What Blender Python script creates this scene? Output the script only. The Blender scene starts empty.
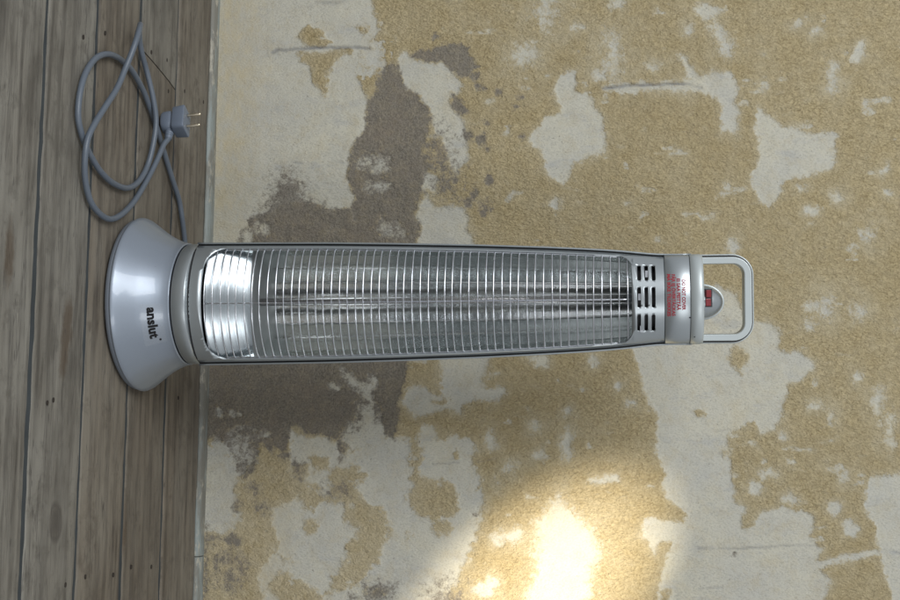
import bpy, bmesh, math, random
import numpy as np
from mathutils import Vector, Matrix

rnd = random.Random(7)
scene = bpy.context.scene
COL = scene.collection

# ------------------------------------------------------------------ camera
# photograph is turned on its side: picture right = up in the room, picture down = viewer's right
FPX = 1200.0                      # focal length in photo pixels (900 wide)
PITCH = math.radians(7.6)
ROLL = math.radians(0.57)
CAM = Vector((-0.002, -1.524, 0.622))
fwd = Vector((0, math.cos(PITCH), -math.sin(PITCH)))
up0 = Vector((0, math.sin(PITCH), math.cos(PITCH)))
left0 = Vector((-1, 0, 0))
PR = (up0 * math.cos(ROLL) - left0 * math.sin(ROLL)).normalized()      # picture right
PU = (left0 * math.cos(ROLL) + up0 * math.sin(ROLL)).normalized()      # picture up
cam_d = bpy.data.cameras.new('camera')
cam_d.sensor_width = 36.0
cam_d.lens = FPX / 900.0 * 36.0
cam_d.clip_start = 0.02
cam_d.clip_end = 100
cam_d.dof.use_dof = True
cam_d.dof.focus_distance = 1.62
cam_d.dof.aperture_fstop = 20.0
cam = bpy.data.objects.new('camera', cam_d)
M = Matrix((PR, PU, -fwd)).transposed().to_4x4()
M.translation = CAM
cam.matrix_world = M
COL.objects.link(cam)
scene.camera = cam

# ------------------------------------------------------------------ light
world = bpy.data.worlds.new('World')
scene.world = world
world.use_nodes = True
bg = world.node_tree.nodes['Background']
bg.inputs['Color'].default_value = (0.93, 0.96, 1.0, 1)
bg.inputs['Strength'].default_value = 0.46

def area(name, loc, target, sx, sy, power, col):
    l = bpy.data.lights.new(name, 'AREA')
    l.shape = 'RECTANGLE'; l.size = sx; l.size_y = sy
    l.energy = power; l.color = col
    o = bpy.data.objects.new(name, l)
    o.location = loc
    o.rotation_euler = (Vector(target) - Vector(loc)).to_track_quat('-Z', 'Y').to_euler()
    COL.objects.link(o)
    return o
area('window_light', (-1.55, -2.35, 2.25), (0.0, 0.2, 0.45), 1.6, 1.6, 77, (0.95, 0.975, 1.0))
area('second_window_light', (1.15, -3.0, 1.65), (0.0, 0.2, 0.5), 0.62, 2.0, 21, (0.96, 0.98, 1.0))
def spot(name, loc, target, power, deg, blend, col, rad):
    l = bpy.data.lights.new(name, 'SPOT')
    l.energy = power; l.spot_size = math.radians(deg); l.spot_blend = blend
    l.color = col; l.shadow_soft_size = rad
    o = bpy.data.objects.new(name, l)
    o.location = loc
    o.rotation_euler = (Vector(target) - Vector(loc)).to_track_quat('-Z', 'Y').to_euler()
    COL.objects.link(o)
    return o

scene.view_settings.view_transform = 'Standard'
scene.view_settings.look = 'None'
scene.view_settings.exposure = 0.0
scene.view_settings.gamma = 1.0
scene.view_settings.use_curve_mapping = False

# ------------------------------------------------------------------ pixel helpers
def ray(u, v):
    return (fwd * FPX + PR * (u - 450.0) + PU * (300.0 - v))
def at_y(u, v, y):
    d = ray(u, v); k = (y - CAM.y) / d.y
    return CAM + d * k
def at_z(u, v, z):
    d = ray(u, v); k = (z - CAM.z) / d.z
    return CAM + d * k
def proj(P):
    d = Vector(P) - CAM
    w = d.dot(fwd)
    return 450 + FPX * d.dot(PR) / w, 300 - FPX * d.dot(PU) / w
def depth(P):
    return (Vector(P) - CAM).dot(fwd)
def axis_v(u):
    return 304.5 - (u - 190) * 0.0098

# wall frame: turned so that the viewer's right side of the wall is a little nearer
PSI = math.radians(6.8)
DW = at_z(205.5, 300, 0.0).y
ex = Vector((math.cos(PSI), -math.sin(PSI), 0))
ey = Vector((math.sin(PSI), math.cos(PSI), 0))
W0 = Vector((0, DW, 0))
def wall_to_world(s, q, z):
    return W0 + ex * s + ey * q + Vector((0, 0, z))

st_ = at_y(532, 600, DW)
spot_target = wall_to_world(st_.x, 0, st_.z)
beam = spot('sunbeam', spot_target + Vector((0.30, -1.95, 0.35)), spot_target, 420, 8.8, 1.0, (1.0, 0.88, 0.68), 0.01)
bz = (beam.location - spot_target).normalized()               # long axis of the patch runs up and to the left on the wall
by = Vector((-0.66, 0, 0.75)); by = (by - bz * by.dot(bz)).normalized()
bx_ = by.cross(bz)
beam.rotation_euler = Matrix((bx_, by, bz)).transposed().to_euler()
beam.scale = (1.0, 2.0, 1.0)

# ------------------------------------------------------------------ node helpers
def new_mat(name):
    m = bpy.data.materials.new(name)
    m.use_nodes = True
    nt = m.node_tree
    return m, nt, nt.nodes['Principled BSDF']
def N(nt, kind, **kw):
    n = nt.nodes.new(kind)
    for k, v in kw.items():
        setattr(n, k, v)
    return n
def L(nt, a, b):
    nt.links.new(a, b)
def noise(nt, vec, scale, detail=3, rough=0.55, dist=0.0):
    n = N(nt, 'ShaderNodeTexNoise')
    n.inputs['Scale'].default_value = scale
    n.inputs['Detail'].default_value = detail
    n.inputs['Roughness'].default_value = rough
    n.inputs['Distortion'].default_value = dist
    if vec is not None: L(nt, vec, n.inputs['Vector'])
    return n.outputs['Fac']
def ramp(nt, fac, stops, interp='LINEAR'):
    n = N(nt, 'ShaderNodeValToRGB')
    cr = n.color_ramp
    cr.interpolation = interp
    while len(cr.elements) < len(stops): cr.elements.new(0.5)
    for e, (p, c) in zip(cr.elements, stops):
        e.position = p
        e.color = (c, c, c, 1) if isinstance(c, (int, float)) else (*c, 1)
    L(nt, fac, n.inputs['Fac'])
    return n.outputs['Color']
def mix(nt, fac, a, b, blend='MIX'):
    n = N(nt, 'ShaderNodeMix', data_type='RGBA', blend_type=blend)
    for sock, val in ((n.inputs['Factor'], fac), (n.inputs['A'], a), (n.inputs['B'], b)):
        if hasattr(val, 'is_output'): L(nt, val, sock)
        elif isinstance(val, (int, float)): sock.default_value = val
        else: sock.default_value = (*val, 1)
    return n.outputs['Result']
def math_n(nt, op, a, b=None, c=None, clamp=False):
    n = N(nt, 'ShaderNodeMath', operation=op, use_clamp=clamp)
    for i, val in enumerate((a, b, c)):
        if val is None: continue
        if hasattr(val, 'is_output'): L(nt, val, n.inputs[i])
        else: n.inputs[i].default_value = val
    return n.outputs[0]
def mapping(nt, vec, scale=(1, 1, 1), rot=(0, 0, 0), loc=(0, 0, 0)):
    n = N(nt, 'ShaderNodeMapping')
    n.inputs['Scale'].default_value = scale
    n.inputs['Rotation'].default_value = rot
    n.inputs['Location'].default_value = loc
    L(nt, vec, n.inputs['Vector'])
    return n.outputs['Vector']
def attr(nt, name, typ='GEOMETRY'):
    n = N(nt, 'ShaderNodeAttribute', attribute_name=name, attribute_type=typ)
    return n.outputs['Fac']
def bump(nt, height, strength, dist, normal=None):
    n = N(nt, 'ShaderNodeBump')
    n.inputs['Strength'].default_value = strength
    n.inputs['Distance'].default_value = dist
    L(nt, height, n.inputs['Height'])
    if normal is not None: L(nt, normal, n.inputs['Normal'])
    return n.outputs['Normal']

def simple(name, col, metallic=0.0, rough=0.4, coat=0.0, bump_s=0.0, bump_scale=900, var=0.0, dust=0.0):
    m, nt, p = new_mat(name)
    tc = N(nt, 'ShaderNodeTexCoord').outputs['Object']
    p.inputs['Metallic'].default_value = metallic
    p.inputs['Coat Weight'].default_value = coat
    L(nt, math_n(nt, 'MULTIPLY_ADD', noise(nt, tc, 22, 5, 0.7), 0.16, 0.0), p.inputs['Coat Roughness'])
    n1 = noise(nt, tc, 14, 5, 0.65)
    c = mix(nt, math_n(nt, 'MULTIPLY', n1, var), col, tuple(x * 0.55 for x in col))
    if dust:
        n2 = ramp(nt, noise(nt, tc, 420, 2), [(0.70, 0.0), (0.78, 1.0)])
        c = mix(nt, math_n(nt, 'MULTIPLY', n2, dust), c, tuple(x * 0.45 for x in col))
    L(nt, c, p.inputs['Base Color'])
    r = math_n(nt, 'ADD', math_n(nt, 'MULTIPLY', noise(nt, tc, 35, 4), 0.14), rough - 0.07)
    L(nt, r, p.inputs['Roughness'])
    if bump_s:
        L(nt, bump(nt, noise(nt, tc, bump_scale, 2), bump_s, 0.0005), p.inputs['Normal'])
    return m

MAT = {}
MAT['silver_gloss'] = simple('silver_gloss_paint', (0.270, 0.308, 0.362), 0.50, 0.42, 0.42, 0.05, 1600, 0.30, 0.45)
MAT['silver_satin'] = simple('silver_satin_paint', (0.41, 0.445, 0.46), 0.75, 0.34, 0.0, 0.06, 1800, 0.15, 0.25)
MAT['silver_pale'] = simple('pale_silver_plastic', (0.455, 0.495, 0.495), 0.35, 0.40, 0.05, 0.06, 1500, 0.1, 0.2)
MAT['dark_rim'] = simple('grey_rubber', (0.16, 0.18, 0.21), 0.1, 0.5)
MAT['black'] = simple('black_plastic_and_shade', (0.012, 0.012, 0.013), 0.0, 0.5)
MAT['chrome'] = simple('chromed_wire', (0.74, 0.76, 0.80), 1.0, 0.25, var=0.25)
MAT['cord'] = simple('grey_cord_rubber', (0.105, 0.126, 0.155), 0.0, 0.42, 0.0, 0.1, 700, 0.2, 0.3)
MAT['plug'] = simple('grey_plug_plastic', (0.140, 0.168, 0.215), 0.0, 0.45, 0.0, 0.1, 900, 0.15, 0.3)
MAT['pin'] = simple('nickel_pin', (0.72, 0.64, 0.50), 1.0, 0.28)
MAT['red_switch'] = simple('red_switch_plastic', (0.17, 0.010, 0.014), 0.0, 0.3, 0.2)
MAT['red_print'] = simple('red_print', (0.27, 0.014, 0.025), 0.0, 0.75)
MAT['black_print'] = simple('black_print', (0.004, 0.004, 0.005), 0.0, 0.9)
MAT['ledge'] = simple('dull_sheet_metal', (0.16, 0.17, 0.17), 0.6, 0.6)
MAT['ceramic'] = simple('ceramic', (0.55, 0.53, 0.48), 0.0, 0.6)
MAT['filament'] = simple('filament_wire', (0.10, 0.09, 0.085), 0.8, 0.45)
MAT['gap_blue'] = simple('gap_filler_paint', (0.050, 0.060, 0.064), 0.0, 0.9, bump_s=0.6, bump_scale=300, var=1.6)
MAT['nail'] = simple('rusty_nail', (0.035, 0.028, 0.022), 0.2, 0.7)

def mat_reflector():
    m, nt, p = new_mat('polished_aluminium')
    tc = N(nt, 'ShaderNodeTexCoord').outputs['Object']
    p.inputs['Metallic'].default_value = 1.0
    st = noise(nt, mapping(nt, tc, (240, 240, 5)), 1.0, 4, 0.6)
    L(nt, mix(nt, st, (0.76, 0.80, 0.79), (0.82, 0.85, 0.84)), p.inputs['Base Color'])
    L(nt, math_n(nt, 'MULTIPLY_ADD', st, 0.02, 0.12), p.inputs['Roughness'])
    return m
MAT['reflector'] = mat_reflector()
MAT['reflector_soft'] = simple('satin_aluminium', (0.40, 0.44, 0.46), 1.0, 0.24, var=0.3)
def mat_glass():
    m, nt, p = new_mat('quartz_glass')
    p.inputs['Base Color'].default_value = (0.9, 0.92, 0.92, 1)
    p.inputs['Roughness'].default_value = 0.06
    p.inputs['Transmission Weight'].default_value = 0.9
    p.inputs['IOR'].default_value = 1.45
    return m
MAT['glass'] = mat_glass()
def mat_sticker():
    m, nt, p = new_mat('clear_label_film')
    p.inputs['Base Color'].default_value = (0.66, 0.69, 0.72, 1)
    p.inputs['Metallic'].default_value = 0.35
    p.inputs['Roughness'].default_value = 0.24
    p.inputs['Alpha'].default_value = 0.12
    return m
MAT['sticker'] = mat_sticker()

def mat_wood(name, tone):
    m, nt, p = new_mat(name)
    tc = N(nt, 'ShaderNodeTexCoord').outputs['Object']
    oi = N(nt, 'ShaderNodeObjectInfo').outputs['Random']
    sep = N(nt, 'ShaderNodeSeparateXYZ'); L(nt, tc, sep.inputs[0])
    X, Y = sep.outputs['X'], sep.outputs['Y']
    off = N(nt, 'ShaderNodeCombineXYZ')
    L(nt, math_n(nt, 'MULTIPLY', oi, 37.0), off.inputs['X']); L(nt, math_n(nt, 'MULTIPLY', oi, 11.0), off.inputs['Y'])
    add = N(nt, 'ShaderNodeVectorMath', operation='ADD'); L(nt, tc, add.inputs[0]); L(nt, off.outputs[0], add.inputs[1])
    V = add.outputs['Vector']
    # knot displacement of the grain
    kx = attr(nt, 'knot_x', 'OBJECT'); ky = attr(nt, 'knot_y', 'OBJECT'); ks = attr(nt, 'knot_size', 'OBJECT')
    dx = math_n(nt, 'SUBTRACT', X, kx); dy = math_n(nt, 'SUBTRACT', Y, ky)
    wob = math_n(nt, 'MULTIPLY', math_n(nt, 'SUBTRACT', noise(nt, mapping(nt, V, (4, 16, 1)), 1.0, 3), 0.5), 0.045)
    dyw = math_n(nt, 'ADD', dy, wob)
    rx = math_n(nt, 'DIVIDE', dx, math_n(nt, 'MULTIPLY', ks, 5.0)); ry = math_n(nt, 'DIVIDE', dyw, ks)
    r2 = math_n(nt, 'ADD', math_n(nt, 'MULTIPLY', rx, rx), math_n(nt, 'MULTIPLY', ry, ry))
    fall = math_n(nt, 'DIVIDE', 1.0, math_n(nt, 'ADD', r2, 1.0))
    # stretched radial field near the knot, straight grain away from it
    rad = math_n(nt, 'SQRT', math_n(nt, 'ADD', math_n(nt, 'MULTIPLY', dyw, dyw), math_n(nt, 'MULTIPLY', math_n(nt, 'MULTIPLY', ks, ks), math_n(nt, 'MULTIPLY', fall, 3.0))))
    wave = math_n(nt, 'SINE', math_n(nt, 'MULTIPLY', math_n(nt, 'ADD', rad, math_n(nt, 'MULTIPLY', wob, 0.5)), 250.0))
    wave = math_n(nt, 'MULTIPLY_ADD', wave, 0.5, 0.5)
    g1 = noise(nt, mapping(nt, V, (7, 80, 40)), 1.0, 7, 0.72, 0.6)
    g2 = ramp(nt, noise(nt, mapping(nt, V, (2.6, 18, 10)), 1.0, 5, 0.65, 1.2), [(0.32, 0.0), (0.68, 1.0)])
    big = noise(nt, mapping(nt, V, (4, 7, 3)), 1.0, 4, 0.65)
    blot = noise(nt, mapping(nt, V, (22, 18, 10)), 1.0, 6, 0.72)
    c = mix(nt, g2, tone[0], tone[1])
    c = mix(nt, math_n(nt, 'MULTIPLY', ramp(nt, g1, [(0.36, 1.0), (0.54, 0.0)]), 0.85), c, tone[2])
    c = mix(nt, math_n(nt, 'MULTIPLY', math_n(nt, 'MULTIPLY', math_n(nt, 'POWER', wave, 3.5), ramp(nt, noise(nt, mapping(nt, V, (5, 22, 3)), 1.0, 3), [(0.3, 0.25), (0.65, 1.0)])), 0.85), c, tone[2])
    c = mix(nt, math_n(nt, 'MULTIPLY', ramp(nt, big, [(0.42, 0.0), (0.62, 1.0)]), 0.7), c, tone[3])
    c = mix(nt, math_n(nt, 'MULTIPLY', ramp(nt, blot, [(0.54, 0.0), (0.66, 1.0)]), 0.75), c, tone[4])
    crk = ramp(nt, noise(nt, mapping(nt, V, (3.0, 60, 9)), 1.0, 4, 0.6, 0.35), [(0.475, 0.0), (0.495, 1.0), (0.515, 0.0)])
    c = mix(nt, math_n(nt, 'MULTIPLY', crk, math_n(nt, 'MULTIPLY', ramp(nt, big, [(0.45, 0.0), (0.6, 1.0)]), 0.7)), c, (0.035, 0.030, 0.025))
    # dark old stain marks and the knot itself
    kxs = math_n(nt, 'DIVIDE', dx, math_n(nt, 'MULTIPLY', ks, 1.35)); kys = math_n(nt, 'DIVIDE', dyw, ks)
    kr = math_n(nt, 'ADD', math_n(nt, 'MULTIPLY', kxs, kxs), math_n(nt, 'MULTIPLY', kys, kys))
    kr = math_n(nt, 'ADD', kr, math_n(nt, 'MULTIPLY', math_n(nt, 'SUBTRACT', blot, 0.5), 0.8))
    kn = ramp(nt, kr, [(0.0, 0.9), (0.35, 0.55), (0.55, 0.8), (1.0, 0.0)])
    c = mix(nt, math_n(nt, 'MULTIPLY', kn, 0.8), c, (0.050, 0.042, 0.035))
    sx = attr(nt, 'stain_x', 'OBJECT'); sy = attr(nt, 'stain_y', 'OBJECT'); ss = attr(nt, 'stain_size', 'OBJECT')
    ax = math_n(nt, 'DIVIDE', math_n(nt, 'SUBTRACT', X, sx), math_n(nt, 'MULTIPLY', ss, 4.0))
    ay = math_n(nt, 'DIVIDE', math_n(nt, 'ADD', math_n(nt, 'SUBTRACT', Y, sy), wob), ss)
    s2 = math_n(nt, 'ADD', math_n(nt, 'MULTIPLY', ax, ax), math_n(nt, 'MULTIPLY', ay, ay))
    s2 = math_n(nt, 'ADD', s2, math_n(nt, 'MULTIPLY', math_n(nt, 'SUBTRACT', blot, 0.5), 2.4))
    st = ramp(nt, s2, [(0.15, 1.0), (0.75, 0.0)])
    c = mix(nt, math_n(nt, 'MULTIPLY', st, 0.75), c, (0.075, 0.050, 0.028))
    # plank-to-plank variation
    c = mix(nt, math_n(nt, 'MULTIPLY', oi, 0.28), c, tone[2])
    pores = ramp(nt, noise(nt, mapping(nt, V, (40, 190, 60)), 1.0, 2), [(0.64, 0.0), (0.72, 1.0)])
    c = mix(nt, math_n(nt, 'MULTIPLY', pores, 0.5), c, (0.04, 0.034, 0.028))
    L(nt, c, p.inputs['Base Color'])
    p.inputs['Roughness'].default_value = 0.72
    h = math_n(nt, 'ADD', math_n(nt, 'MULTIPLY', g1, 0.8), math_n(nt, 'MULTIPLY', wave, 0.25))
    h = math_n(nt, 'ADD', h, math_n(nt, 'MULTIPLY', pores, -0.6))
    h = math_n(nt, 'ADD', h, math_n(nt, 'MULTIPLY', crk, -0.5))
    L(nt, bump(nt, h, 0.6, 0.0012), p.inputs['Normal'])
    return m
GREY = [(0.205, 0.190, 0.158), (0.135, 0.123, 0.101), (0.058, 0.051, 0.041), (0.250, 0.238, 0.204), (0.105, 0.096, 0.078)]
BROWN = [(0.188, 0.160, 0.122), (0.120, 0.100, 0.075), (0.052, 0.042, 0.032), (0.210, 0.190, 0.153), (0.092, 0.077, 0.058)]
MAT['wood_grey'] = mat_wood('weathered_grey_wood', GREY)
MAT['wood_brown'] = mat_wood('weathered_brown_wood', BROWN)

def mat_strip():
    m, nt, p = new_mat('worn_blue_grey_paint')
    tc = N(nt, 'ShaderNodeTexCoord').outputs['Object']
    a = noise(nt, mapping(nt, tc, (6, 120, 120)), 1.0, 4, 0.6)
    b = noise(nt, mapping(nt, tc, (10, 60, 60)), 1.0, 5, 0.65)
    c = mix(nt, a, (0.275, 0.305, 0.285), (0.18, 0.205, 0.20))
    c = mix(nt, ramp(nt, b, [(0.42, 0.0), (0.56, 0.9)]), c, (0.165, 0.155, 0.128))
    c = mix(nt, ramp(nt, noise(nt, mapping(nt, tc, (24, 90, 90)), 1.0, 5, 0.7), [(0.56, 0.0), (0.64, 0.9)]), c, (0.38, 0.355, 0.285))
    L(nt, c, p.inputs['Base Color'])
    p.inputs['Roughness'].default_value = 0.6
    L(nt, bump(nt, a, 0.4, 0.001), p.inputs['Normal'])
    return m
MAT['strip'] = mat_strip()

def mat_wall():
    m, nt, p = new_mat('peeling_plaster')
    tc = N(nt, 'ShaderNodeTexCoord').outputs['Object']
    P = attr(nt, 'pale'); K = attr(nt, 'dark'); CR = attr(nt, 'cream'); G = attr(nt, 'gouge')
    fine = noise(nt, tc, 420, 3, 0.6)
    mid = noise(nt, tc, 120, 4, 0.65)
    def mask(a, amp, lo=-0.06, hi=0.06):
        x = math_n(nt, 'ADD', a, math_n(nt, 'MULTIPLY', math_n(nt, 'SUBTRACT', mid, 0.5), amp))
        x = math_n(nt, 'ADD', x, math_n(nt, 'MULTIPLY', math_n(nt, 'SUBTRACT', fine, 0.5), amp * 0.6))
        n = N(nt, 'ShaderNodeMapRange'); n.interpolation_type = 'SMOOTHSTEP'
        L(nt, x, n.inputs['Value'])
        n.inputs['From Min'].default_value = lo; n.inputs['From Max'].default_value = hi
        return n.outputs['Result']
    mp = mask(P, 0.70, -0.20, 0.15)
    mp = math_n(nt, 'MULTIPLY', mp, ramp(nt, noise(nt, tc, 38, 5, 0.7), [(0.30, 0.62), (0.52, 1.0)])); mk = mask(K, 1.05, -0.24, 0.22)
    mk = math_n(nt, 'MULTIPLY', mk, ramp(nt, noise(nt, tc, 60, 5, 0.75), [(0.30, 0.74), (0.55, 0.97)]))
    # tan coat: pebbly
    peb_v = mapping(nt, tc, (1.0, 1.0, 0.62), (0, math.radians(22), 0))
    wv = N(nt, 'ShaderNodeVectorMath', operation='ADD')
    nz = N(nt, 'ShaderNodeTexNoise'); nz.inputs['Scale'].default_value = 90; L(nt, tc, nz.inputs['Vector'])
    sc = N(nt, 'ShaderNodeVectorMath', operation='SCALE'); sc.inputs['Scale'].default_value = 0.006
    L(nt, nz.outputs['Color'], sc.inputs[0]); L(nt, peb_v, wv.inputs[0]); L(nt, sc.outputs[0], wv.inputs[1])
    pebble = noise(nt, wv.outputs[0], 400, 4, 0.66)
    peb2 = noise(nt, peb_v, 150, 2, 0.6)
    big = noise(nt, tc, 5.5, 4, 0.6)
    med = noise(nt, tc, 24, 5, 0.65)
    tan = mix(nt, ramp(nt, pebble, [(0.36, 0.0), (0.60, 1.0)]), (0.300, 0.233, 0.120), (0.520, 0.425, 0.243))
    tan = mix(nt, math_n(nt, 'MULTIPLY', ramp(nt, big, [(0.38, 0.0), (0.66, 1.0)]), 0.45), tan, (0.370, 0.292, 0.155))
    tan = mix(nt, math_n(nt, 'MULTIPLY', ramp(nt, med, [(0.58, 0.0), (0.74, 1.0)]), 0.42), tan, (0.52, 0.44, 0.275))
    scuff = ramp(nt, noise(nt, mapping(nt, tc, (60, 60, 26), (0, 0.35, 0)), 1.0, 5, 0.7), [(0.61, 0.0), (0.70, 1.0)])
    tan = mix(nt, math_n(nt, 'MULTIPLY', scuff, 0.45), tan, (0.55, 0.49, 0.36))
    halo = math_n(nt, 'MULTIPLY', math_n(nt, 'MULTIPLY_ADD', P, 1.0, 0.95, clamp=True), ramp(nt, med, [(0.35, 0.1), (0.6, 0.75)]))
    tan = mix(nt, halo, tan, (0.53, 0.475, 0.34))
    WA = attr(nt, 'wash')
    tan = mix(nt, math_n(nt, 'MULTIPLY', WA, ramp(nt, noise(nt, tc, 50, 6, 0.72), [(0.36, 0.15), (0.60, 0.95)])), tan, (0.52, 0.45, 0.305))
    # pale coat
    pale = mix(nt, ramp(nt, noise(nt, tc, 9, 5, 0.65), [(0.35, 0.0), (0.68, 1.0)]), (0.515, 0.490, 0.395), (0.445, 0.438, 0.390))
    pale = mix(nt, math_n(nt, 'MULTIPLY', ramp(nt, noise(nt, mapping(nt, tc, (40, 40, 16)), 1.0, 5, 0.7), [(0.54, 0.0), (0.68, 1.0)]), 0.42), pale, (0.33, 0.34, 0.345))
    grain = noise(nt, mapping(nt, tc, (1, 1, 0.6), (0, -0.35, 0)), 480, 3, 0.6)
    pale = mix(nt, math_n(nt, 'MULTIPLY', ramp(nt, grain, [(0.32, 1.0), (0.52, 0.0)]), 0.4), pale, (0.26, 0.255, 0.225))
    pit = ramp(nt, noise(nt, tc, 260, 1), [(0.735, 0.0), (0.76, 1.0)])
    pale = mix(nt, math_n(nt, 'MULTIPLY', pit, 0.55), pale, (0.15, 0.14, 0.12))
    creamy = mix(nt, ramp(nt, noise(nt, mapping(nt, tc, (34, 34, 70)), 1.0, 4, 0.6), [(0.35, 0.0), (0.65, 1.0)]), (0.42, 0.40, 0.33), (0.46, 0.395, 0.255))
    pale = mix(nt, math_n(nt, 'MULTIPLY', mask(CR, 0.9, -0.5, 0.5), 0.75), pale, creamy)
    # dark cement
    kn = noise(nt, tc, 330, 4, 0.7)
    dark = mix(nt, ramp(nt, kn, [(0.34, 0.0), (0.66, 1.0)]), (0.135, 0.121, 0.100), (0.262, 0.236, 0.194))
    dark = mix(nt, math_n(nt, 'MULTIPLY', ramp(nt, noise(nt, tc, 16, 4, 0.6), [(0.45, 0.0), (0.7, 1.0)]), 0.5), dark, (0.215, 0.180, 0.142))
    fleck = ramp(nt, noise(nt, mapping(nt, tc, (1, 1, 1)), 95, 5, 0.75), [(0.64, 0.0), (0.70, 1.0)])
    dark = mix(nt, math_n(nt, 'MULTIPLY', fleck, 0.6), dark, (0.38, 0.345, 0.26))
    c = mix(nt, mp, tan, pale)
    c = mix(nt, mk, c, dark)
    gl = math_n(nt, 'MULTIPLY', G, 1.0, clamp=True)
    c = mix(nt, gl, c, (0.155, 0.160, 0.175))
    L(nt, c, p.inputs['Base Color'])
    p.inputs['Roughness'].default_value = 0.88
    p.inputs['Specular IOR Level'].default_value = 0.25
    # relief
    inv = math_n(nt, 'SUBTRACT', 1.0, mp)
    inv = math_n(nt, 'MULTIPLY', inv, math_n(nt, 'SUBTRACT', 1.0, math_n(nt, 'MULTIPLY', mk, 0.75)))
    h_t = math_n(nt, 'SUBTRACT', math_n(nt, 'ADD', math_n(nt, 'MULTIPLY', pebble, 1.0), math_n(nt, 'MULTIPLY', peb2, 0.8)), 0.9)
    h = math_n(nt, 'MULTIPLY', h_t, math_n(nt, 'MULTIPLY_ADD', inv, 1.0, 0.06))
    h = math_n(nt, 'ADD', h, math_n(nt, 'MULTIPLY', inv, 0.10))
    h = math_n(nt, 'ADD', h, math_n(nt, 'MULTIPLY', grain, 0.30))
    h = math_n(nt, 'ADD', h, math_n(nt, 'MULTIPLY', math_n(nt, 'MULTIPLY', math_n(nt, 'SUBTRACT', kn, 0.5), mk), 0.6))
    L(nt, bump(nt, h, 1.0, 0.0040), p.inputs['Normal'])
    return m
MAT['wall'] = mat_wall()

# ------------------------------------------------------------------ mesh helpers
def link(name, me, mat=None, parent=None, smooth=True):
    o = bpy.data.objects.new(name, me)
    COL.objects.link(o)
    if mat is not None and not me.materials: me.materials.append(mat)
    if smooth:
        for pl in me.polygons: pl.use_smooth = True
    if parent is not None: o.parent = parent
    return o
def mesh(name, vs, fs):
    me = bpy.data.meshes.new(name)
    me.from_pydata([tuple(v) for v in vs], [], fs)
    me.update()
    return me
def fix(me):
    bm = bmesh.new(); bm.from_mesh(me)
    bmesh.ops.recalc_face_normals(bm, faces=bm.faces)
    bm.to_mesh(me); bm.free()
def loft(name, rings, closed=True, caps=(False, False)):
    n = len(rings[0]); vs = [v for r in rings for v in r]; fs = []
    for i in range(len(rings) - 1):
        for j in range(n if closed else n - 1):
            k = (j + 1) % n
            fs.append((i * n + j, i * n + k, (i + 1) * n + k, (i + 1) * n + j))
    if caps[0]: fs.append(tuple(range(n))[::-1])
    if caps[1]: fs.append(tuple((len(rings) - 1) * n + j for j in range(n)))
    me = mesh(name, vs, fs)
    fix(me)
    return me
def lathe(name, prof, n=96, caps=(False, False)):
    rings = [[(r * math.sin(2 * math.pi * j / n), -r * math.cos(2 * math.pi * j / n), z) for j in range(n)] for r, z in prof]
    return loft(name, rings, True, caps)
def catmull(pts, sub):
    pts = [Vector(p) for p in pts]; out = []
    for i in range(len(pts) - 1):
        p0 = pts[max(i - 1, 0)]; p1 = pts[i]; p2 = pts[i + 1]; p3 = pts[min(i + 2, len(pts) - 1)]
        for k in range(sub):
            t = k / sub
            out.append(0.5 * ((2 * p1) + (p2 - p0) * t + (2 * p0 - 5 * p1 + 4 * p2 - p3) * t * t + (3 * p1 - p0 - 3 * p2 + p3) * t ** 3))
    out.append(pts[-1])
    return out
def tube(name, pts, r, n=12, caps=True):
    pts = [Vector(p) for p in pts]
    rr = r if hasattr(r, '__len__') else [r] * len(pts)
    rings = []; nrm = None
    for i, p in enumerate(pts):
        t = (pts[min(i + 1, len(pts) - 1)] - pts[max(i - 1, 0)]).normalized()
        if nrm is None:
            a = Vector((0, 0, 1)) if abs(t.z) < 0.9 else Vector((1, 0, 0))
            nrm = (a - t * a.dot(t)).normalized()
        else:
            nrm = (nrm - t * nrm.dot(t)).normalized()
        b = t.cross(nrm)
        rings.append([p + (nrm * math.cos(2 * math.pi * j / n) + b * math.sin(2 * math.pi * j / n)) * rr[i] for j in range(n)])
    return loft(name, rings, True, (caps, caps))
def add_mod_bevel(o, w, seg=2, ang=35):
    b = o.modifiers.new('bevel', 'BEVEL'); b.width = w; b.segments = seg; b.limit_method = 'ANGLE'; b.angle_limit = math.radians(ang)
    return b
def solid(o, t, off=-1.0):
    s = o.modifiers.new('solid', 'SOLIDIFY'); s.thickness = t; s.offset = off
    return s
def flat_shape(loops, cuts_x, cuts_y):
    """2D filled shape with holes -> bmesh with extra cuts, in the XY plane"""
    cu = bpy.data.curves.new('shape', 'CURVE'); cu.dimensions = '2D'; cu.fill_mode = 'BOTH'
    for lp in loops:
        s = cu.splines.new('POLY'); s.points.add(len(lp) - 1)
        for q, (x, y) in zip(s.points, lp): q.co = (x, y, 0, 1)
        s.use_cyclic_u = True
    return curve_bm(cu, cuts_x, cuts_y)
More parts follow.
